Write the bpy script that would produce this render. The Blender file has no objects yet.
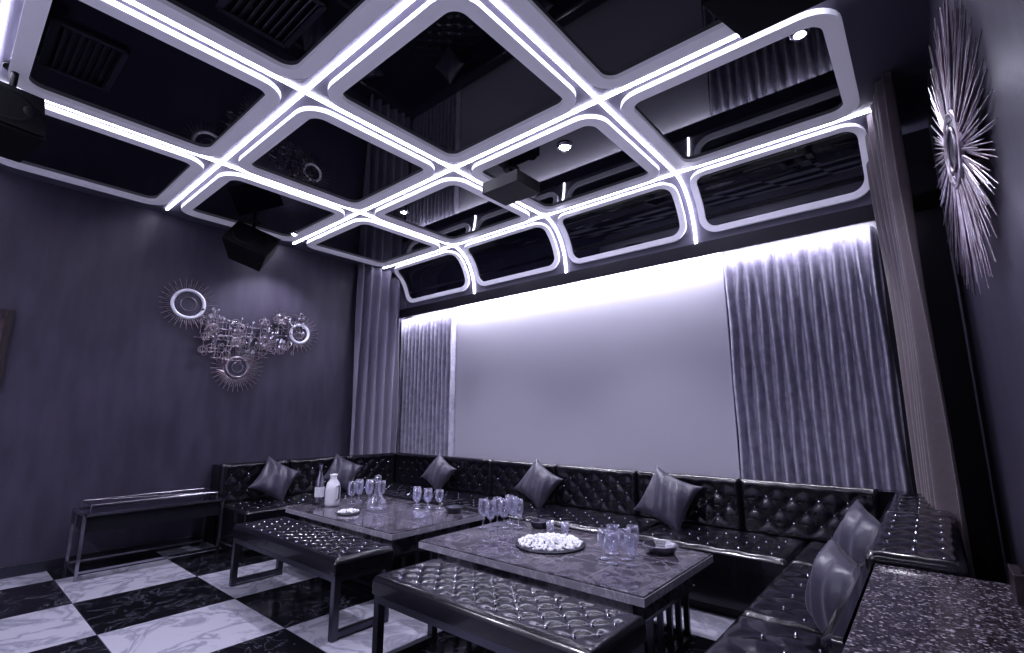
import bpy, bmesh, math, random
from mathutils import Vector, Matrix, Euler
random.seed(7)
S = bpy.context.scene
S.view_settings.view_transform = 'Standard'
for lk in ('Medium High Contrast', 'None'):
    try:
        S.view_settings.look = lk; break
    except Exception: pass
S.view_settings.exposure = 0.5

# ------------------------------------------------------------ materials
def mat(name, col, rough=0.5, metal=0.0, spec=0.5, emis=None, estr=0.0, trans=0.0, ior=1.45,
        noise=None, bump=None, sheen=0.0, coat=0.0):
    m = bpy.data.materials.new(name); m.use_nodes = True
    nt = m.node_tree; b = nt.nodes['Principled BSDF']
    b.inputs['Base Color'].default_value = (*col, 1)
    b.inputs['Roughness'].default_value = rough
    b.inputs['Metallic'].default_value = metal
    b.inputs['Specular IOR Level'].default_value = spec
    b.inputs['Transmission Weight'].default_value = trans
    b.inputs['IOR'].default_value = ior
    b.inputs['Coat Weight'].default_value = coat
    b.inputs['Sheen Weight'].default_value = sheen
    if emis:
        b.inputs['Emission Color'].default_value = (*emis, 1)
        b.inputs['Emission Strength'].default_value = estr
    tc = nt.nodes.new('ShaderNodeTexCoord')
    if noise:   # (scale, col2, lo, hi, stretch)
        n = nt.nodes.new('ShaderNodeTexNoise'); n.inputs['Scale'].default_value = noise[0]
        n.inputs['Detail'].default_value = 6
        mp = nt.nodes.new('ShaderNodeMapping'); mp.inputs['Scale'].default_value = noise[4] if len(noise) > 4 else (1, 1, 1)
        r = nt.nodes.new('ShaderNodeValToRGB')
        r.color_ramp.elements[0].position = noise[2]; r.color_ramp.elements[1].position = noise[3]
        r.color_ramp.elements[0].color = (*col, 1); r.color_ramp.elements[1].color = (*noise[1], 1)
        nt.links.new(tc.outputs['Object'], mp.inputs['Vector']); nt.links.new(mp.outputs[0], n.inputs['Vector'])
        nt.links.new(n.outputs['Fac'], r.inputs[0]); nt.links.new(r.outputs[0], b.inputs['Base Color'])
    if bump:    # (scale, strength, dist)
        n = nt.nodes.new('ShaderNodeTexNoise'); n.inputs['Scale'].default_value = bump[0]
        n.inputs['Detail'].default_value = 4
        bp = nt.nodes.new('ShaderNodeBump'); bp.inputs['Strength'].default_value = bump[1]; bp.inputs['Distance'].default_value = bump[2]
        nt.links.new(tc.outputs['Object'], n.inputs['Vector']); nt.links.new(n.outputs['Fac'], bp.inputs['Height'])
        nt.links.new(bp.outputs[0], b.inputs['Normal'])
    return m

M_wall = mat('wall_paper', (0.054, 0.047, 0.074), 0.42, noise=(9, (0.074, 0.066, 0.102), .35, .7, (1, 1, .25)), bump=(60, .25, .004))
M_backw = mat('dark_wall', (0.018, 0.016, 0.026), 0.5)
M_ceil = mat('ceiling_beam_paint', (0.13, 0.125, 0.17), 0.45, bump=(30, .05, .002))
M_ring = mat('frame_added_glow', (0.70, 0.69, 0.78), 0.35, emis=(.80, .78, 1), estr=.10, bump=(40, .03, .001))  # off-white coffer frames; faint emission added to brighten them, no lamp behind
M_mirror = mat('black_glass', (0.005, 0.005, 0.012), 0.02, spec=0.85, noise=(2, (0.010, 0.009, 0.020), .3, .7))
M_led = mat('led_emitter', (1, 1, 1), 0.5, emis=(0.84, 0.825, 1.0), estr=17)
M_ledfix = mat('lamp_emitter', (1, 1, 1), 0.5, emis=(0.9, 0.9, 1.0), estr=60)
M_screen = mat('screen_fabric', (0.41, 0.40, 0.475), 0.7, bump=(200, .05, .001))
M_leather = mat('black_leather', (0.009, 0.008, 0.013), 0.18, spec=0.7, bump=(120, .08, .002), coat=.35)
M_leath2 = mat('dark_plinth', (0.012, 0.012, 0.018), 0.4)
M_button = mat('crystal_button', (0.75, 0.75, 0.85), 0.12, metal=1)
M_steel = mat('brushed_steel', (0.45, 0.44, 0.50), 0.22, metal=1, bump=(80, .05, .001))
M_dsteel = mat('dark_steel', (0.12, 0.12, 0.15), 0.3, metal=.9)
M_bronze = mat('silver_bronze', (0.40, 0.365, 0.42), 0.3, metal=1, noise=(20, (0.27, 0.22, 0.25), .4, .6))
M_black = mat('black_plastic', (0.006, 0.006, 0.009), 0.5, spec=.3, bump=(90, .2, .002))
M_cone = mat('speaker_grille', (0.008, 0.008, 0.011), 0.75, spec=.2, bump=(300, .5, .003))
def glassmat():
    m = bpy.data.materials.new('thin_clear_glass'); m.use_nodes = True
    nt = m.node_tree; nt.nodes.clear()
    o = nt.nodes.new('ShaderNodeOutputMaterial'); tr = nt.nodes.new('ShaderNodeBsdfTransparent'); tr.inputs[0].default_value = (.97, .97, 1, 1)
    p = nt.nodes.new('ShaderNodeBsdfPrincipled'); p.inputs['Base Color'].default_value = (.8, .8, .92, 1); p.inputs['Roughness'].default_value = .06; p.inputs['Metallic'].default_value = .6
    lw = nt.nodes.new('ShaderNodeLayerWeight'); lw.inputs[0].default_value = .45
    mr = nt.nodes.new('ShaderNodeMapRange'); mr.inputs[3].default_value = .08; mr.inputs[4].default_value = .9
    mx = nt.nodes.new('ShaderNodeMixShader')
    nt.links.new(lw.outputs['Facing'], mr.inputs[0]); nt.links.new(mr.outputs[0], mx.inputs[0])
    nt.links.new(tr.outputs[0], mx.inputs[1]); nt.links.new(p.outputs[0], mx.inputs[2]); nt.links.new(mx.outputs[0], o.inputs[0])
    return m
M_glass = glassmat()
M_white = mat('white_porcelain', (0.75, 0.75, 0.82), 0.25, bump=(10, .02, .001))
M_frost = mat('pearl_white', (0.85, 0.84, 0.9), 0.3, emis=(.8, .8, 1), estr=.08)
M_cush = mat('satin_cushion', (0.050, 0.046, 0.074), 0.36, sheen=.15, spec=.6, bump=(14, .3, .02))
M_curtL = mat('curtain_velvet', (0.20, 0.185, 0.255), 0.5, sheen=.5, bump=(25, .3, .01))
M_curtR = mat('curtain_taupe', (0.12, 0.096, 0.112), 0.55, sheen=.3, bump=(25, .3, .01))
M_wave = mat('embossed_satin', (0.46, 0.445, 0.55), 0.36, spec=.6, metal=.25, noise=(14, (0.35, 0.335, 0.43), .44, .60), bump=(30, .03, .002))
M_brown = mat('walnut_box', (0.03, 0.022, 0.028), 0.4, noise=(12, (.045, .035, .04), .4, .6, (1, 6, 1)))
M_dark_art = mat('dark_print', (0.03, 0.02, 0.03), 0.3, noise=(6, (.12, .08, .1), .45, .6))

def marble(name, base, vein, scale, rough, w0=.47, w1=.53):
    m = bpy.data.materials.new(name); m.use_nodes = True
    nt = m.node_tree; b = nt.nodes['Principled BSDF']; b.inputs['Roughness'].default_value = rough
    tc = nt.nodes.new('ShaderNodeTexCoord')
    n = nt.nodes.new('ShaderNodeTexNoise'); n.inputs['Scale'].default_value = scale; n.inputs['Detail'].default_value = 9
    n.inputs['Roughness'].default_value = .62; n.inputs['Distortion'].default_value = .5
    r = nt.nodes.new('ShaderNodeValToRGB'); e = r.color_ramp.elements
    e[0].position = w0; e[0].color = (*base, 1); e[1].position = (w0 + w1) / 2; e[1].color = (*vein, 1)
    k = e.new(w1); k.color = (*base, 1)
    nt.links.new(tc.outputs['Object'], n.inputs['Vector']); nt.links.new(n.outputs['Fac'], r.inputs[0]); nt.links.new(r.outputs[0], b.inputs['Base Color'])
    return m
M_table = marble('table_marble', (0.055, 0.049, 0.064), (0.16, 0.145, 0.175), 8, .06, .42, .60)
M_tedge = marble('table_edge_stone', (0.30, 0.29, 0.34), (0.45, 0.43, 0.5), 6, .25)

def granite():
    m = bpy.data.materials.new('speckled_granite'); m.use_nodes = True
    nt = m.node_tree; b = nt.nodes['Principled BSDF']; b.inputs['Roughness'].default_value = .14
    tc = nt.nodes.new('ShaderNodeTexCoord')
    v = nt.nodes.new('ShaderNodeTexVoronoi'); v.inputs['Scale'].default_value = 140
    bw = nt.nodes.new('ShaderNodeSeparateColor')
    r = nt.nodes.new('ShaderNodeValToRGB'); r.color_ramp.interpolation = 'CONSTANT'; e = r.color_ramp.elements
    e[0].position = 0; e[0].color = (.03, .026, .034, 1); e[1].position = .4; e[1].color = (.075, .066, .08, 1)
    k = e.new(.74); k.color = (.17, .15, .175, 1); k = e.new(.91); k.color = (.40, .37, .42, 1)
    nt.links.new(tc.outputs['Object'], v.inputs['Vector']); nt.links.new(v.outputs['Color'], bw.inputs[0])
    nt.links.new(bw.outputs[0], r.inputs[0]); nt.links.new(r.outputs[0], b.inputs['Base Color'])
    return m
M_granite = granite()

def floor_mat():
    m = bpy.data.materials.new('checker_marble_tiles'); m.use_nodes = True
    nt = m.node_tree; b = nt.nodes['Principled BSDF']; b.inputs['Roughness'].default_value = .10
    L = nt.links.new
    tc = nt.nodes.new('ShaderNodeTexCoord')
    mp = nt.nodes.new('ShaderNodeMapping'); T = .76
    mp.inputs['Scale'].default_value = (1 / T, 1 / T, 0); mp.inputs['Location'].default_value = (4.68 / T, -.83 / T, .5)
    ch = nt.nodes.new('ShaderNodeTexChecker'); ch.inputs['Scale'].default_value = 1
    L(tc.outputs['Object'], mp.inputs['Vector']); L(mp.outputs[0], ch.inputs['Vector'])
    def veins(sc, a, c, w0, w1):
        n = nt.nodes.new('ShaderNodeTexNoise'); n.inputs['Scale'].default_value = sc; n.inputs['Detail'].default_value = 9
        n.inputs['Distortion'].default_value = .8; n.inputs['Roughness'].default_value = .6
        r = nt.nodes.new('ShaderNodeValToRGB'); e = r.color_ramp.elements
        e[0].position = w0; e[0].color = (*a, 1); e[1].position = (w0 + w1) / 2; e[1].color = (*c, 1); k = e.new(w1); k.color = (*a, 1)
        L(tc.outputs['Object'], n.inputs['Vector']); L(n.outputs['Fac'], r.inputs[0]); return r.outputs[0]
    blk = veins(4.1, (.009, .009, .013), (.10, .10, .13), .486, .514)
    wht = veins(3.0, (.42, .415, .49), (.25, .25, .31), .44, .56)
    L(wht, ch.inputs['Color1']); L(blk, ch.inputs['Color2'])
    sp = nt.nodes.new('ShaderNodeSeparateXYZ'); L(mp.outputs[0], sp.inputs[0])
    outs = []
    for i in (0, 1):
        f = nt.nodes.new('ShaderNodeMath'); f.operation = 'FRACT'; L(sp.outputs[i], f.inputs[0])
        g = nt.nodes.new('ShaderNodeMath'); g.operation = 'LESS_THAN'; g.inputs[1].default_value = .006; L(f.outputs[0], g.inputs[0]); outs.append(g)
    mx = nt.nodes.new('ShaderNodeMath'); mx.operation = 'MAXIMUM'; L(outs[0].outputs[0], mx.inputs[0]); L(outs[1].outputs[0], mx.inputs[1])
    mc = nt.nodes.new('ShaderNodeMix'); mc.data_type = 'RGBA'
    L(mx.outputs[0], mc.inputs[0]); L(ch.outputs['Color'], mc.inputs[6]); mc.inputs[7].default_value = (.08, .08, .1, 1)
    L(mc.outputs[2], b.inputs['Base Color'])
    return m
M_floor = floor_mat()

# ------------------------------------------------------------ builder
class B:
    def __init__(s): s.v = []; s.f = []; s.m = []; s.sm = []; s.mats = []
    def mi(s, m):
        if m not in s.mats: s.mats.append(m)
        return s.mats.index(m)
    def add(s, vs, fs, m, smooth=False, M=None):
        o = len(s.v)
        for p in vs:
            p = Vector(p); s.v.append(M @ p if M else p)
        k = s.mi(m)
        for f in fs: s.f.append([o + i for i in f]); s.m.append(k); s.sm.append(smooth)
    def box(s, c, d, m, rot=None, M=None):
        x, y, z = d[0] / 2, d[1] / 2, d[2] / 2
        vs = [(-x, -y, -z), (x, -y, -z), (x, y, -z), (-x, y, -z), (-x, -y, z), (x, -y, z), (x, y, z), (-x, y, z)]
        T = Matrix.Translation(c)
        if rot: T = T @ Euler(rot).to_matrix().to_4x4()
        if M: T = M @ T
        s.add(vs, [(0, 3, 2, 1), (4, 5, 6, 7), (0, 1, 5, 4), (1, 2, 6, 5), (2, 3, 7, 6), (3, 0, 4, 7)], m, M=T)
    def bb(s, x0, x1, y0, y1, z0, z1, m):
        s.box(((x0 + x1) / 2, (y0 + y1) / 2, (z0 + z1) / 2), (x1 - x0, y1 - y0, z1 - z0), m)
    def rod(s, p, q, r, m, r2=None, n=6, smooth=True):
        p = Vector(p); q = Vector(q); r2 = r if r2 is None else r2
        d = (q - p); L = d.length
        if L < 1e-6: return
        R = d.to_track_quat('Z', 'Y').to_matrix().to_4x4(); T = Matrix.Translation(p) @ R
        vs = []
        for k, (zz, rr) in enumerate(((0, r), (L, r2))):
            for i in range(n):
                a = 2 * math.pi * i / n; vs.append((rr * math.cos(a), rr * math.sin(a), zz))
        fs = [(i, (i + 1) % n, n + (i + 1) % n, n + i) for i in range(n)]
        s.add(vs, fs, m, smooth, T); s.add(vs, [tuple(range(n - 1, -1, -1)), tuple(range(n, 2 * n))], m, False, T)
    def lathe(s, prof, m, M=None, n=20, smooth=True):
        vs = []; fs = []
        for r, z in prof:
            for i in range(n):
                a = 2 * math.pi * i / n; vs.append((r * math.cos(a), r * math.sin(a), z))
        for j in range(len(prof) - 1):
            for i in range(n):
                fs.append((j * n + i, j * n + (i + 1) % n, (j + 1) * n + (i + 1) % n, (j + 1) * n + i))
        s.add(vs, fs, m, smooth, M)
    def ball(s, c, r, m, n=8, sc=(1, 1, 1)):
        pr = [(max(1e-4, r * math.sin(math.pi * k / (n // 2))), -r * math.cos(math.pi * k / (n // 2))) for k in range(n // 2 + 1)]
        s.lathe(pr, m, Matrix.Translation(c) @ Matrix.Diagonal((*sc, 1)), n)
    def torus(s, M, R, r, m, n=28, k=8):
        vs = []; fs = []
        for i in range(n):
            a = 2 * math.pi * i / n
            for j in range(k):
                b = 2 * math.pi * j / k
                vs.append(((R + r * math.cos(b)) * math.cos(a), (R + r * math.cos(b)) * math.sin(a), r * math.sin(b)))
        for i in range(n):
            for j in range(k):
                fs.append((i * k + j, ((i + 1) % n) * k + j, ((i + 1) % n) * k + (j + 1) % k, i * k + (j + 1) % k))
        s.add(vs, fs, m, True, M)
    def tuft(s, O, U, V, N, lu, lv, thick, m, pu=.16, pv=.16, depth=.02, step=.018, edge=.035, btn=True, margin=.05):
        O, U, V, N = map(Vector, (O, U, V, N))
        nu = max(4, int(lu / step)); nv = max(4, int(lv / step)); vs = []; fs = []
        cu, cv = lu / 2, lv / 2
        def h(u, v):
            a = (u - cu) / pu + (v - cv) / pv; b = (u - cu) / pu - (v - cv) / pv
            puff = (abs(math.sin(math.pi * a)) * abs(math.sin(math.pi * b))) ** .42
            dd = min(u, lu - u, v, lv - v)
            fade = min(1, max(0, (dd - margin * .4) / margin))
            t = min(1, dd / edge); e = 1 - math.sqrt(max(0, 1 - (1 - t) ** 2))
            return thick - depth * (1 - puff) * fade - e * edge * .9
        for j in range(nv + 1):
            for i in range(nu + 1):
                u = lu * i / nu; v = lv * j / nv
                vs.append(O + U * u + V * v + N * h(u, v))
        for j in range(nv):
            for i in range(nu):
                a = j * (nu + 1) + i; fs.append((a, a + 1, a + nu + 2, a + nu + 1))
        s.add(vs, fs, m, True)
        ring = [(i, 0) for i in range(nu)] + [(nu, j) for j in range(nv)] + [(nu - i, nv) for i in range(nu)] + [(0, nv - j) for j in range(nv)]
        vs = []; k = len(ring)
        for i, j in ring:
            u = lu * i / nu; v = lv * j / nv; p = O + U * u + V * v
            vs.append(p); vs.append(p + N * h(u, v))
        s.add(vs, [(2 * i, 2 * ((i + 1) % k), 2 * ((i + 1) % k) + 1, 2 * i + 1) for i in range(k)], m, True)
        if btn:
            for ia in range(-80, 81):
                for ib in range(-80, 81):
                    if abs(ia + ib) * pu / 2 > cu or abs(ia - ib) * pv / 2 > cv: continue
                    u = cu + (ia + ib) * pu / 2; v = cv + (ia - ib) * pv / 2
                    if min(u, lu - u, v, lv - v) < margin: continue
                    s.ball(O + U * u + V * v + N * (thick - depth + .004), .009, M_button, 6)
    def done(s, name, bevel=0, parent=None, wn=False):
        me = bpy.data.meshes.new(name); me.from_pydata([tuple(p) for p in s.v], [], s.f)
        for m in s.mats: me.materials.append(m)
        for i, p in enumerate(me.polygons): p.material_index = s.m[i]; p.use_smooth = s.sm[i]
        me.update()
        o = bpy.data.objects.new(name, me); S.collection.objects.link(o)
        if bevel:
            b = o.modifiers.new('bevel', 'BEVEL'); b.width = bevel; b.segments = 2; b.limit_method = 'ANGLE'; b.angle_limit = 1.0
        if parent: o.parent = parent
        return o

H = 1.27          # eye height
CZ = 3.33         # ceiling height
XL, XR, YB, YF = -5.80, .235, 4.40, -2.2

# ------------------------------------------------------------ shell
def slab(name, a, m):
    b = B(); b.bb(*a, m); return b.done(name)
slab('floor', (XL - .1, XR + .1, YF - .1, YB + .1, -.1, 0), M_floor)
slab('ceiling', (XL - .1, XR + .1, YF - .1, YB + .1, CZ, CZ + .1), M_ceil)
slab('wall_left', (XL - .1, XL, YF - .1, YB + .1, 0, CZ), M_wall)
slab('wall_right', (XR, XR + .1, YF - .1, YB + .1, 0, CZ), M_wall)
slab('wall_back', (XL, XR, YB, YB + .1, 0, CZ), M_backw)
slab('wall_front', (XL, XR, YF - .1, YF, 0, CZ), M_screen)
b = B(); b.bb(XL, XL + .015, YF, 1.98, 0, .09, M_dsteel); b.done('baseboard_left', .003)

# ------------------------------------------------------------ coffered ceiling
GX = [-5.62, -4.22, -2.83, -1.43, -.05]
GY = [-1.34, -.03, 1.28, 2.58, 3.87]
CY0, CY1, CZ1 = 3.87, 4.26, 2.80
RY, RZ = CY1 - CY0, CZ - CZ1
NS = 40
prof = []; acc = [0]
for i in range(NS + 1):
    t = math.pi / 2 * i / NS
    y = CY0 + RY * math.sin(t) ; z = CZ1 + RZ * math.cos(t)
    prof.append((y, z, math.sin(t) / RY, math.cos(t) / RZ))
for i in range(NS): acc.append(acc[-1] + math.hypot(prof[i + 1][0] - prof[i][0], prof[i + 1][1] - prof[i][1]))
SL = acc[-1]
def cmap(x, sv, h):      # sv = y for flat, beyond CY0 arc length; h = drop into room
    if sv <= CY0: return (x, sv, CZ - h)
    q = min(sv - CY0, SL); i = 0
    while i < NS - 1 and acc[i + 1] < q: i += 1
    f = (q - acc[i]) / (acc[i + 1] - acc[i]); a, c = prof[i], prof[i + 1]
    y = a[0] + (c[0] - a[0]) * f; z = a[1] + (c[1] - a[1]) * f
    n = Vector((0, -(a[2] + (c[2] - a[2]) * f), -(a[3] + (c[3] - a[3]) * f))).normalized()
    return (x, y + n.y * h, z + n.z * h)
def rr(x0, x1, y0, y1, r, seg=7, sub=8):
    pts = []
    cs = [(x1 - r, y0 + r, -90), (x1 - r, y1 - r, 0), (x0 + r, y1 - r, 90), (x0 + r, y0 + r, 180)]
    arcs = [[(cx + r * math.cos(math.radians(a + 90 * k / seg)), cy + r * math.sin(math.radians(a + 90 * k / seg))) for k in range(seg + 1)] for cx, cy, a in cs]
    for i in range(4):
        pts += arcs[i]; p = arcs[i][-1]; q = arcs[(i + 1) % 4][0]
        for k in range(1, sub): pts.append((p[0] + (q[0] - p[0]) * k / sub, p[1] + (q[1] - p[1]) * k / sub))
    return pts
rings = B(); glass = B(); leds = B()
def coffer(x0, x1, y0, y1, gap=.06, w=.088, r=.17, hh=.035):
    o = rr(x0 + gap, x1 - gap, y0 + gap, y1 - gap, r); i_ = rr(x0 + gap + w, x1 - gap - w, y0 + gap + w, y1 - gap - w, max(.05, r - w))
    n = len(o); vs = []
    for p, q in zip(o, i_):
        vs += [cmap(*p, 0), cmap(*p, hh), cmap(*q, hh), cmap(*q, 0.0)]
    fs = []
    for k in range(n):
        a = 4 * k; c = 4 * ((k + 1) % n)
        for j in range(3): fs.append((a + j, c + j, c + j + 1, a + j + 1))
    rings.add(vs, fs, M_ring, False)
    X0, X1, Y0, Y1 = x0 + gap + w, x1 - gap - w, y0 + gap + w, y1 - gap - w; R = max(.05, r - w)
    rows = sorted(set([Y0 + R * (1 - math.cos(math.pi / 2 * k / 6)) for k in range(7)] + [Y1 - R * (1 - math.cos(math.pi / 2 * k / 6)) for k in range(7)] + [Y0 + R + (Y1 - Y0 - 2 * R) * k / 10 for k in range(11)]))
    vs = []
    for y in rows:
        d = min(y - Y0, Y1 - y); ins = 0 if d >= R else R - math.sqrt(max(0, R * R - (R - d) ** 2))
        vs += [cmap(X0 + ins, y, .008), cmap(X1 - ins, y, .008)]
    glass.add(vs, [(2 * k, 2 * k + 1, 2 * k + 3, 2 * k + 2) for k in range(len(rows) - 1)], M_mirror, y1 > CY0 + .01)
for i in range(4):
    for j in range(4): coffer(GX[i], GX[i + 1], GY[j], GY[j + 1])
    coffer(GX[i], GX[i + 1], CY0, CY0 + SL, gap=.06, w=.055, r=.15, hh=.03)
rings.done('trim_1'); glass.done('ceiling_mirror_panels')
def ledline(pts_x, pts_s, w=.0085):
    along_x = abs(pts_x[0] - pts_x[-1]) > 1e-6
    vs = []
    for x, sv in zip(pts_x, pts_s):
        for side, hh in ((-1, 0.0), (-1, .012), (1, .012), (1, 0.0)):
            vs.append(cmap(x + (0 if along_x else side * w), sv + (side * w if along_x else 0), hh))
    n = len(pts_x); fs = []
    for k in range(n - 1):
        for j in range(3): fs.append((4 * k + j, 4 * k + j + 1, 4 * k + 4 + j + 1, 4 * k + 4 + j))
    fs += [(0, 1, 2, 3), (4 * n - 4, 4 * n - 3, 4 * n - 2, 4 * n - 1)]
    leds.add(vs, fs, M_led)
for y in GY: ledline([GX[0] - .02, GX[-1]], [y, y])
for x in GX[1:-1]:
    ss = [GY[0], CY0] + [CY0 + SL * k / 16 for k in range(1, 17)]
    ledline([x] * len(ss), ss)
leds.done('led_strip_light')
# cove body + header
b = B(); vs = []
for k in range(NS + 1):
    y, z = prof[k][0], prof[k][1]
    vs += [(GX[0], y + .001, z + .001), (GX[-1] + .03, y + .001, z + .001)]
b.add(vs, [(2 * k, 2 * k + 2, 2 * k + 3, 2 * k + 1) for k in range(NS)], M_ceil, True)
for xx in (GX[0], GX[-1] + .03):
    ring = [(xx, prof[k][0], prof[k][1]) for k in range(NS + 1)] + [(xx, 4.28, 2.80), (xx, 4.28, CZ)]
    b.add(ring, [tuple(range(len(ring)))], M_backw)
b.done('cove_molding')
slab('trim_2', (XL, XR, 4.255, 4.27, 2.675, 2.80), M_backw)
b = B(); b.bb(-5.6, -.1, 4.272, 4.288, 2.70, 2.72, M_led); b.done('cove_led_bar')

def area(name, loc, rot, sx, sy, power, col=(0.80, 0.79, 1.0), parent=None):
    l = bpy.data.lights.new(name, 'AREA'); l.shape = 'RECTANGLE'; l.size = sx; l.size_y = sy; l.energy = power; l.color = col
    o = bpy.data.objects.new(name, l); o.location = loc; o.rotation_euler = rot; S.collection.objects.link(o); return o
area('cove_wash_light', (-2.95, 4.312, 2.74), (math.radians(12), 0, 0), 3.5, .03, 33, (.90, .89, 1))
area('cove_wash_light.001', (-.70, 4.29, 2.725), (math.radians(12), 0, 0), 1.05, .02, 13, (.90, .89, 1))
area('cove_wash_light.002', (-5.2, 4.29, 2.725), (math.radians(12), 0, 0), 1.0, .02, 15, (.90, .89, 1))

# downlights
def downlight(x, y, power, nm='recessed_downlight', ang=95, soft=.03, r=.036):
    b = B(); b.lathe([(.001, 0), (r, 0)], M_ledfix, Matrix.Translation((x, y, CZ - .018))); b.lathe([(r, -.004), (r + .017, -.006), (r + .02, .012)], M_steel, Matrix.Translation((x, y, CZ - .018)))
    o = b.done(nm)
    l = bpy.data.lights.new('downlight_spot', 'SPOT'); l.energy = power; l.spot_size = math.radians(ang); l.spot_blend = .6; l.color = (.87, .855, 1); l.shadow_soft_size = soft
    lo = bpy.data.objects.new('downlight_spot', l); lo.location = (x, y, CZ - .04); S.collection.objects.link(lo); lo.parent = o
downlight(-1.91, 2.89, 85, r=.042); downlight(-.30, 2.78, 35, r=.03); downlight(-3.85, 2.85, 80, r=.03)
downlight(-5.30, 2.42, 55, ang=110, r=.025)
for x, p in ((-4.9, 85), (-3.5, 100), (-2.1, 100), (-.8, 35)): downlight(x, -1.5, p, ang=155, soft=.12)  # unseen row behind the camera, added as fill light for the room

# vents
def vent(x, y, w, d):
    b = B(); z = CZ - .02
    for a, c in (((x, y - d / 2, z), (w, .03, .02)), ((x, y + d / 2, z), (w, .03, .02)), ((x - w / 2, y, z), (.03, d, .02)), ((x + w / 2, y, z), (.03, d, .02))): b.box(a, c, M_dsteel)
    n = 9
    for i in range(n): b.box((x, y - d / 2 + d * (i + .5) / n, z), (w, .022, .004), M_dsteel, (.6, 0, 0))
    b.done('air_vent_grille')
vent(-2.3, .84, .42, .34); vent(-3.5, .3, .5, .3)

# ------------------------------------------------------------ back wall: screen + ribbed panels
b = B(); b.bb(-4.65, -1.25, 4.375, 4.398, .45, 2.78, M_screen); b.done('projection_screen', .004)
def ribbed(name, x0, x1, n):
    b = B(); per = 18; N = n * per; vs = []; rows = [.45 + (2.66 - .45) * k / 26 for k in range(27)]
    for z in rows:
        for i in range(N + 1):
            t = i / N; ph = (i % per) / per; rib = i // per
            q = min(1, max(0, (ph - .14) / .72))          # folds with deep flat gaps between them
            yy = 4.394 - .088 * (math.sin(math.pi * q) ** .62) + .0025 * math.sin(z * 9 + rib * 1.7) * (1 if 0 < q < 1 else 0)
            vs.append((x0 + (x1 - x0) * t + .004 * math.sin(z * 7 + rib * 2.1), yy, z))
    fs = []
    for r in range(len(rows) - 1):
        for i in range(N): a = r * (N + 1) + i; fs.append((a, a + 1, a + N + 2, a + N + 1))
    b.add(vs, fs, M_wave, True); b.done(name)
ribbed('pleated_drapery', -1.245, -.15, 14); ribbed('pleated_drapery', -5.79, -4.655, 14)

def curtain(name, xa, xb, y0, y1, m, n=7, amp=.05):
    b = B(); N = 160; R = 24; vs = []
    for r in range(R + 1):
        z = .02 + (CZ - .03) * r / R
        for i in range(N + 1):
            t = i / N
            x = xa + (xb - xa) * t + amp * math.sin(2 * math.pi * n * t + .5 * math.sin(z * 1.3)) * (.85 + .3 * math.sin(5 * t + z)) + .01 * math.sin(37 * t + z * 2)
            vs.append((x, y0 + (y1 - y0) * t, z))
    fs = [(r * (N + 1) + i, r * (N + 1) + i + 1, (r + 1) * (N + 1) + i + 1, (r + 1) * (N + 1) + i) for r in range(R) for i in range(N)]
    b.add(vs, fs, m, True); o = b.done(name); sl = o.modifiers.new('s', 'SOLIDIFY'); sl.thickness = .004
curtain('drape_curtain', XL + .1, XL + .12, 3.52, 4.22, M_curtL, 5, .065)
curtain('drape_curtain', .03, -.09, 3.45, 4.20, M_curtR, 6, .04)

# ------------------------------------------------------------ sectional sofa
b = B(); ST = .42; BT = .79
X, Y, Z = (1, 0, 0), (0, 1, 0), (0, 0, 1)
b.bb(-5.5, -4.93, 2.05, 4.1, 0, .07, M_leath2); b.bb(-4.95, -.70, 3.52, 4.1, 0, .07, M_leath2); b.bb(-.70, -.36, 1.55, 4.1, 0, .07, M_leath2)
b.bb(-5.52, -4.89, 2.01, 4.12, .07, .31, M_leather); b.bb(-4.89, -.74, 3.47, 4.12, .07, .31, M_leather); b.bb(-.74, -.28, 1.5, 4.12, .07, .31, M_leather)
def seatx(x0, x1, y0, y1): b.tuft((x0 + .004, y0 + .004, .30), X, Y, Z, x1 - x0 - .008, y1 - y0 - .008, ST - .30, M_leather, .2, .2, .016, .02)
seatx(-5.54, -4.88, 2.0, 2.73); seatx(-5.54, -4.88, 2.73, 3.46); seatx(-5.54, -4.88, 3.46, 4.14)
xs = [-4.88, -3.85, -2.82, -1.79, -.76]
for i in range(4): seatx(xs[i], xs[i + 1], 3.46, 4.14)
seatx(-.76, -.27, 1.5, 2.45); seatx(-.76, -.27, 2.45, 3.46); seatx(-.76, -.27, 3.46, 4.14)
b.bb(-5.78, -5.56, 2.0, 4.29, .02, BT - .01, M_leather); b.bb(-5.56, -.12, 4.17, 4.29, .02, BT - .01, M_leather)
def backY(x0, x1): b.tuft((x0 + .003, 4.18, .40), X, Z, (0, -1, 0), x1 - x0 - .006, BT - .40 + .005, .065, M_leather, .17, .17, .020, .015)
for i in range(6):
    x0 = -5.52 + i * (5.2 / 6); backY(x0, x0 + 5.2 / 6)
def backL(y0, y1): b.tuft((-5.57, y0 + .003, .40), Y, Z, (1, 0, 0), y1 - y0 - .006, BT - .40 + .005, .065, M_leather, .17, .17, .020, .015)
backL(2.0, 2.7); backL(2.7, 3.4); backL(3.4, 4.12)
b.bb(-.21, .03, 2.31, 4.17, .02, .70, M_leather)
b.tuft((-.245, 2.30, .70), X, Y, Z, .28, 1.0, .09, M_leather, .17, .17, .018, .015); b.tuft((-.245, 3.30, .70), X, Y, Z, .28, .87, .09, M_leather, .17, .17, .018, .015)
def backR(y0, y1): b.tuft((-.225, y0 + .003, .40), Y, Z, (-1, 0, 0), y1 - y0 - .006, .34, .055, M_leather, .17, .15, .018, .017)
backR(2.3, 3.2); backR(3.2, 4.12); backR(1.5, 2.3)
b.done('sectional_sofa', 0)

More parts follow.
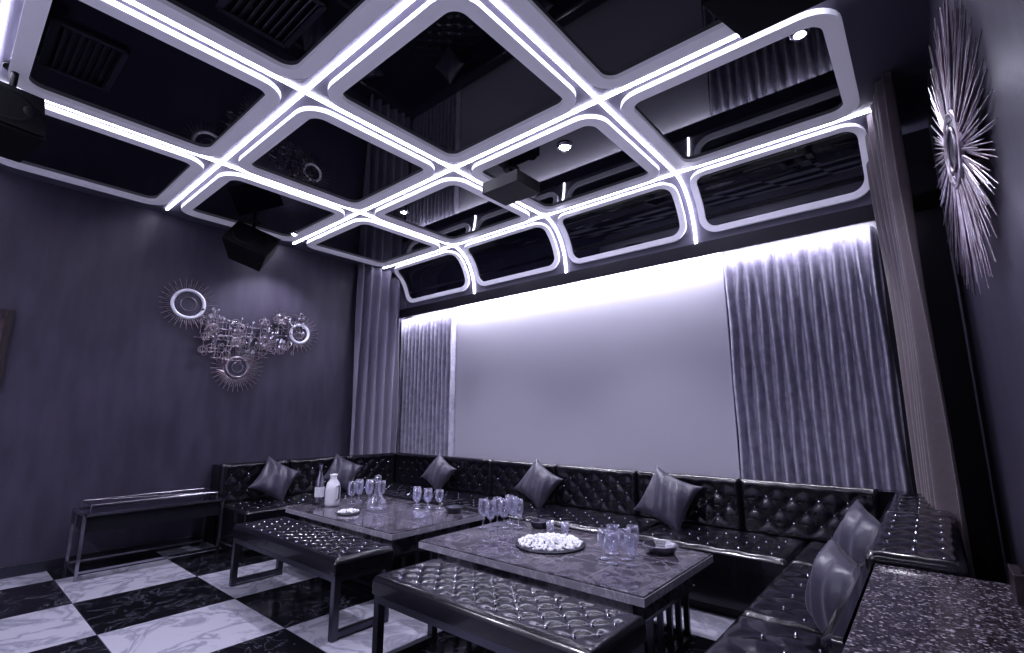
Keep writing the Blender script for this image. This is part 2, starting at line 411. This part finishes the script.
# granite counter
b = B(); b.bb(-.205, .22, .95, 2.27, .0, .71, M_backw); b.bb(-.215, .225, .93, 2.285, .71, .75, M_granite); b.done('granite_counter', .004)
b = B(); b.box((.165, 2.12, .79), (.08, .14, .08), M_brown); b.box((.165, 2.12, .833), (.04, .1, .006), M_black); b.done('tissue_box', .006)

# ------------------------------------------------------------ cushions
def cushion(loc, size, yaw, tilt, roll, thick=.15):
    n = 26; vs = []; fs = []
    for side in (1, -1):
        for j in range(n + 1):
            for i in range(n + 1):
                u = -1 + 2 * i / n; v = -1 + 2 * j / n
                k = (max(0, 1 - u * u) * max(0, 1 - v * v)) ** .45
                px = u * (1 - .16 * (1 - v * v) * abs(u) ** 3); pz = v * (1 - .16 * (1 - u * u) * abs(v) ** 3)
                wr = .010 * math.sin(9 * u + 4 * v) * k
                dent = .02 * k * math.sin(7 * math.atan2(v - 1, u + 1)) * max(0, .8 - math.hypot(u + 1, v - 1) * .4)
                vs.append((px * size / 2, side * (k * thick / 2 + dent) + wr, pz * size / 2))
    q = (n + 1) ** 2
    for j in range(n):
        for i in range(n):
            a = j * (n + 1) + i; fs.append((a, a + n + 1, a + n + 2, a + 1)); fs.append((q + a, q + a + 1, q + a + n + 2, q + a + n + 1))
    M = Matrix.Translation(loc) @ Matrix.Rotation(yaw, 4, 'Z') @ Matrix.Rotation(-tilt, 4, 'X') @ Matrix.Rotation(roll, 4, 'Y')
    b = B(); b.add(vs, fs, M_cush, True, M); b.done('throw_cushion')
d = math.radians
cushion((-5.35, 2.47, .62), .38, d(75), d(24), d(30)); cushion((-5.36, 3.25, .62), .36, d(65), d(22), d(28))
cushion((-4.49, 3.98, .62), .36, d(10), d(22), d(32)); cushion((-3.02, 3.97, .62), .38, d(12), d(22), d(32)); cushion((-1.70, 3.95, .62), .42, d(5), d(24), d(22))
cushion((-.36, 3.28, .60), .38, d(-55), d(20), d(16), .17); cushion((-.345, 2.36, .585), .34, d(-58), d(14), d(12), .18)

# ------------------------------------------------------------ benches
def bench(x0, x1, y0, y1):
    b = B()
    b.tuft((x0, y0, .355), X, Y, Z, x1 - x0, y1 - y0, .095, M_leather, .134, .134, .015, .0095)
    b.bb(x0 + .01, x1 - .01, y0 + .01, y1 - .01, .315, .355, M_dsteel)
    for x in (x0 + .03, x1 - .03):
        for y in (y0 + .03, y1 - .03): b.box((x, y, .1575), (.04, .04, .315), M_dsteel)
        b.box((x, (y0 + y1) / 2, .03), (.04, y1 - y0 - .1, .03), M_dsteel)
    b.done('tufted_bench')
bench(-2.35, -1.01, 1.64, 2.07); bench(-4.25, -2.75, 1.66, 2.07)

# ------------------------------------------------------------ tables
def table(x0, x1, y0, y1):
    b = B()
    b.bb(x0, x1, y0, y1, .425, .462, M_tedge); b.bb(x0 + .006, x1 - .006, y0 + .006, y1 - .006, .462, .47, M_table)
    for e in (.035, .05):   # inlaid border lines
        b.bb(x0 + e, x1 - e, y0 + e, y0 + e + .004, .47, .4705, M_steel); b.bb(x0 + e, x1 - e, y1 - e - .004, y1 - e, .47, .4705, M_steel)
        b.bb(x0 + e, x0 + e + .004, y0 + e, y1 - e, .47, .4705, M_steel); b.bb(x1 - e - .004, x1 - e, y0 + e, y1 - e, .47, .4705, M_steel)
    nx, ny = 5, 3
    for i in range(1, nx):
        xx = x0 + .05 + (x1 - x0 - .1) * i / nx; b.bb(xx - .0015, xx + .0015, y0 + .05, y1 - .05, .47, .4703, M_tedge)
    for i in range(1, ny):
        yy = y0 + .05 + (y1 - y0 - .1) * i / ny; b.bb(x0 + .05, x1 - .05, yy - .0015, yy + .0015, .47, .4703, M_tedge)
    b.bb(x0 + .10, x1 - .10, y0 + .08, y1 - .08, .30, .425, M_table)
    b.bb(x0 + .09, x1 - .09, y0 + .07, y1 - .07, .29, .30, M_steel)
    for x in (x0 + .14, x1 - .14):
        b.box((x, (y0 + y1) / 2, .015), (.05, y1 - y0 - .16, .03), M_dsteel)
        b.box((x, (y0 + y1) / 2, .275), (.05, y1 - y0 - .16, .03), M_dsteel)
        for k in range(7):
            yy = y0 + .10 + (y1 - y0 - .2) * k / 6; b.box((x, yy, .145), (.03, .02, .24), M_dsteel)
    for y in (y0 + .12, y1 - .12): b.box(((x0 + x1) / 2, y, .04), (x1 - x0 - .3, .03, .03), M_dsteel)
    b.bb(x0 + .35, x1 - .35, y0 + .2, y1 - .2, .0, .29, M_leath2)
    b.done('marble_coffee_table', .0)
table(-2.66, -1.08, 2.20, 3.12); table(-4.52, -2.95, 2.20, 3.14)

# ------------------------------------------------------------ tableware
TZ = .472
def T(x, y, z=TZ): return Matrix.Translation((x, y, z))
def wineglass(x, y, h=.19):
    b = B(); b.lathe([(.001, 0), (.036, .001), (.034, .004), (.006, .010), (.005, h * .32), (.024, h * .4), (.038, h * .58), (.037, h * .85), (.033, h), (.031, h), (.035, h * .84), (.035, h * .6), (.021, h * .43), (.001, h * .37)], M_glass, T(x, y), 18); b.done('wine_glass')
def tumbler(x, y, h=.10, r=.036):
    b = B(); b.lathe([(.001, 0), (r * .8, 0), (r, h), (r * .93, h), (r * .74, .012), (.001, .012)], M_glass, T(x, y), 18); b.done('glass_tumbler')
def ashtray(x, y, r=.085, m=M_glass):
    b = B(); b.lathe([(.001, 0), (r * .7, 0), (r, .045), (r * .88, .047), (r * .6, .014), (.001, .012)], m, T(x, y), 8, False); b.done('ashtray')
for x, y in [(-2.56, 2.86), (-2.48, 2.95), (-2.47, 2.83), (-2.55, 2.99), (-2.39, 2.90), (-2.59, 2.74), (-2.50, 2.72)]: wineglass(x, y, .20)
for x, y in [(-1.52, 2.62), (-1.44, 2.56), (-1.42, 2.68), (-1.34, 2.60), (-1.53, 2.74), (-1.43, 2.80)]: wineglass(x, y, .16)
ashtray(-1.33, 2.95, .11, M_steel); ashtray(-2.28, 3.02, .08, M_dsteel)
for x, y in [(-2.05, 3.0), (-2.14, 2.95), (-1.62, 2.92)]: tumbler(x, y, .07, .03)
def platter(x, y, R, n, hh):
    b = B(); b.lathe([(.001, 0), (R, 0), (R * 1.05, .008), (R, .008), (R * .95, .004), (.001, .004)], M_dsteel, T(x, y), 32)
    for i in range(n):
        a = random.uniform(0, 6.283); q = random.random() ** .6; r = R * .95 * q; h_ = .016 + random.random() * hh * (1 - q * .8)
        rr_ = random.uniform(.005, .011); b.ball((x + r * math.cos(a), y + r * math.sin(a), TZ + h_), rr_, M_frost, 6, (random.uniform(.8, 1.6), 1, random.uniform(.6, 1.1)))
    b.done('snack_platter')
platter(-1.93, 2.66, .21, 640, .045); platter(-3.82, 2.40, .09, 80, .02)
def jug(x, y):
    b = B(); b.lathe([(.001, 0), (.06, 0), (.066, .02), (.066, .15), (.055, .2), (.03, .235), (.03, .26), (.036, .275), (.001, .28)], M_white, T(x, y), 24)
    pts = [(.06, .17), (.10, .18), (.105, .13), (.10, .07), (.062, .05)]
    for p, q in zip(pts, pts[1:]): b.rod((x + p[0], y, TZ + p[1]), (x + q[0], y, TZ + q[1]), .007, M_steel)
    b.rod((x - .03, y, TZ + .25), (x - .06, y, TZ + .27), .008, M_steel)
    b.done('thermos_jug')
jug(-4.26, 2.50)
b = B(); b.lathe([(.001, 0), (.04, 0), (.043, .02), (.043, .2), (.018, .27), (.016, .34), (.022, .345), (.001, .35)], M_steel, T(-4.46, 2.48), 20); b.lathe([(.0435, .06), (.0435, .15)], M_white, T(-4.46, 2.48), 20); b.done('steel_bottle')
b = B(); b.lathe([(.001, 0), (.075, .0), (.085, .03), (.075, .07), (.03, .13), (.018, .18), (.018, .21), (.03, .22), (.026, .23), (.001, .23)], M_glass, T(-3.80, 2.66), 24); b.ball((-3.80, 2.66, TZ + .26), .032, M_glass, 12); b.done('glass_decanter')
for x, y in [(-4.30, 2.80), (-4.21, 2.86), (-4.22, 2.75), (-4.13, 2.80), (-4.20, 2.66), (-4.05, 2.88)]: wineglass(x, y, .20)
for x, y in [(-3.62, 2.96), (-3.55, 2.90), (-3.54, 3.02), (-3.46, 2.95), (-3.70, 3.02), (-3.40, 3.03)]: wineglass(x, y, .16)
ashtray(-3.18, 3.0, .08, M_dsteel); ashtray(-3.25, 2.7, .07)

# ------------------------------------------------------------ console by left wall
b = B(); x0, x1, y0, y1, zt = -5.68, -5.26, .93, 1.94, .50
for x in (x0, x1):
    for y in (y0, y1): b.box((x, y, zt / 2), (.022, .022, zt), M_steel)
    b.box((x, (y0 + y1) / 2, zt - .011), (.022, y1 - y0, .022), M_steel); b.box((x, (y0 + y1) / 2, .06), (.018, y1 - y0, .018), M_steel)
for y in (y0, y1):
    b.box(((x0 + x1) / 2, y, zt - .011), (x1 - x0, .022, .022), M_steel); b.box(((x0 + x1) / 2, y, .06), (x1 - x0, .018, .018), M_steel)
b.bb(x0 + .012, x1 - .012, y0 + .012, y1 - .012, zt - .03, zt - .008, M_mirror)
for x in (x0 + .03, x1 - .03):
    for y in (y0 + .04, y1 - .04): b.rod((x, y, zt - .01), (x, y, zt + .06), .006, M_steel)
    b.rod((x, y0 + .04, zt + .06), (x, y1 - .04, zt + .06), .006, M_steel)
for y in (y0 + .04, y1 - .04): b.rod((x0 + .03, y, zt + .06), (x1 - .03, y, zt + .06), .006, M_steel)
b.rod((x0 + .03, y0 + .04, zt + .06), (x1 - .03, y1 - .04, zt + .06), .006, M_steel)
b.bb(x0 + .02, x1 - .02, y0 + .02, y1 - .02, zt - .15, zt - .03, M_leath2)
b.done('metal_console_table', .0)

# ------------------------------------------------------------ wall art left
b = B(); xw = XL + .035
RX = Matrix.Rotation(math.pi / 2, 4, 'Y')
M_disc = mat('frosted_mirror', (.85, .85, .95), .35, metal=.2)
def star(y, z, R, Ri, n, bright):
    for i in range(n):
        a = 2 * math.pi * i / n; rr_ = R * (1 if i % 2 else .8)
        b.rod((xw, y + Ri * math.cos(a), z + Ri * math.sin(a)), (xw + .03, y + rr_ * math.cos(a), z + rr_ * math.sin(a)), .005, M_bronze, .002, 5)
    b.torus(Matrix.Translation((xw + .01, y, z)) @ RX, Ri, .018 if bright else .014, M_disc if bright else M_bronze, 32)
    b.lathe([(.001, 0), (Ri * .92, 0)], M_wall if bright else M_dsteel, Matrix.Translation((xw + .005, y, z)) @ RX, 28)
    b.torus(Matrix.Translation((xw + .015, y, z)) @ RX, Ri * .5, .004, M_bronze, 24)
    b.rod((XL + .001, y, z), (xw + .004, y, z), .02, M_dsteel)
star(1.60, 2.42, .27, .145, 60, True); star(2.80, 2.26, .23, .11, 50, True); star(2.13, 1.80, .27, .11, 64, False)
star(1.85, 2.20, .10, .04, 20, False); star(2.40, 2.12, .12, .05, 24, False); star(2.55, 2.42, .10, .04, 20, False); star(2.10, 2.08, .10, .04, 20, False)
for i in range(230):
    t = random.random(); y = 1.72 + 1.12 * t; z = 2.20 + random.uniform(-.25, .2) - .12 * math.sin(math.pi * t) + (.1 if t > .5 else 0)
    q = random.random(); L = random.uniform(.04, .10)
    if q < .35: b.torus(Matrix.Translation((xw + random.uniform(0, .04), y, z)) @ RX, random.uniform(.015, .045), .004, M_bronze, 14, 5)
    elif q < .6: b.rod((xw + .02, y - L, z), (xw + .02, y + L, z), .0035, M_bronze); b.ball((xw + .03, y + L, z), .011, M_steel, 6)
    else: b.rod((xw + .01, y, z - L), (xw + .01, y, z + L), .0035, M_bronze); b.box((xw + .03, y, z + L), (.006, .022, .022), M_steel, (.6, 0, 0))
b.done('metal_sunburst_artwork')

b = B(); b.bb(XL, XL + .03, -.35, .36, 1.50, 2.15, M_brown); b.bb(XL + .03, XL + .033, -.30, .31, 1.55, 2.10, M_dark_art); b.done('framed_picture', .004)

# ------------------------------------------------------------ sunburst mirror right
b = B()
SM = Matrix.Translation((.185, 2.2, 2.19)) @ Matrix.Rotation(d(4.6), 4, 'Z')
for i in range(190):
    a = 2 * math.pi * i / 190 + random.uniform(-.015, .015); R = [.50, .40, .46, .34, .52][i % 5] * random.uniform(.95, 1.03)
    dep = random.choice([.0, .006, .012])
    b.rod(SM @ Vector((-dep, .1 * math.cos(a), .1 * math.sin(a))), SM @ Vector((-dep * .6, R * math.cos(a), R * math.sin(a))), .0055, M_bronze, .0018, 5)
MM = SM @ Matrix.Translation((-.006, 0, 0)) @ Matrix.Rotation(-math.pi / 2, 4, 'Y')
b.torus(MM, .125, .016, M_bronze, 36); b.lathe([(.125, 0), (.09, .008), (.001, .01)], M_dsteel, MM, 30); b.torus(MM @ Matrix.Translation((0, 0, .010)), .075, .007, M_bronze, 30)
b.rod((XR - .001, 2.2, 2.19), (.185, 2.2, 2.19), .05, M_dsteel, n=12)
b.done('sunburst_mirror')

# ------------------------------------------------------------ speakers / projector
def speaker(loc, dims, rot):
    R = Matrix.Translation(loc) @ Euler(rot).to_matrix().to_4x4(); b = B(); w, dd, h = dims
    vs = [(-w / 2, -dd / 2, -h / 2), (w / 2, -dd / 2, -h / 2), (w * .36, dd / 2, -h / 2), (-w * .36, dd / 2, -h / 2), (-w / 2, -dd / 2, h / 2), (w / 2, -dd / 2, h / 2), (w * .36, dd / 2, h / 2), (-w * .36, dd / 2, h / 2)]
    b.add(vs, [(0, 3, 2, 1), (4, 5, 6, 7), (0, 1, 5, 4), (1, 2, 6, 5), (2, 3, 7, 6), (3, 0, 4, 7)], M_black, M=R)
    b.box((0, -dd / 2 - .006, 0), (w * .94, .012, h * .92), M_cone, M=R)
    F = R @ Matrix.Translation((-w * .15, -dd / 2 - .013, 0)) @ Matrix.Rotation(math.pi / 2, 4, 'X')
    b.lathe([(h * .4, 0), (h * .36, .008), (h * .3, -.002), (.001, -.01)], M_black, F, 24)
    F = R @ Matrix.Translation((w * .32, -dd / 2 - .013, 0)) @ Matrix.Rotation(math.pi / 2, 4, 'X')
    b.lathe([(h * .15, 0), (h * .12, .006), (.001, .0)], M_black, F, 16)
    c = Vector(loc)
    b.rod((c.x, c.y, c.z), (c.x, c.y, CZ), .018, M_black, n=10); b.lathe([(.001, 0), (.06, 0), (.06, -.015), (.001, -.015)], M_black, Matrix.Translation((c.x, c.y, CZ)))
    b.done('hanging_speaker', .004)
speaker((-5.28, 1.98, 3.03), (.46, .28, .30), (d(-28), d(22), d(55)))
speaker((-3.95, .06, 2.98), (.28, .24, .36), (d(-25), 0, d(100)))
speaker((-.28, 2.20, 3.215), (.60, .34, .19), (0, 0, d(0)))
b = B(); c = (-2.46, 2.90, 3.15)
b.box(c, (.38, .30, .10), M_black); b.lathe([(.05, 0), (.05, .03), (.04, .035), (.001, .02)], M_dsteel, Matrix.Translation((c[0] + .1, c[1] + .15, c[2])) @ Matrix.Rotation(-math.pi / 2, 4, 'X'))
b.rod((c[0], c[1], c[2]), (c[0], c[1], CZ), .02, M_black); b.lathe([(.001, 0), (.07, 0), (.07, -.015), (.001, -.015)], M_black, Matrix.Translation((c[0], c[1], CZ)))
for k in range(6): b.box((c[0] - .192, c[1] - .1 + k * .04, c[2]), (.004, .015, .06), M_dsteel)
b.done('ceiling_projector', .008)

# ------------------------------------------------------------ world + camera
w = bpy.data.worlds.new('World'); S.world = w; w.use_nodes = True
w.node_tree.nodes['Background'].inputs[0].default_value = (.35, .33, .5, 1); w.node_tree.nodes['Background'].inputs[1].default_value = .3
cd = bpy.data.cameras.new('Camera'); cd.sensor_width = 36; cd.lens = 487 / 1024 * 36; cd.clip_start = .03
co = bpy.data.objects.new('Camera', cd); co.location = (0, 0, H); co.rotation_euler = (d(90 + 10.47), 0, d(40.2))
S.collection.objects.link(co); S.camera = co
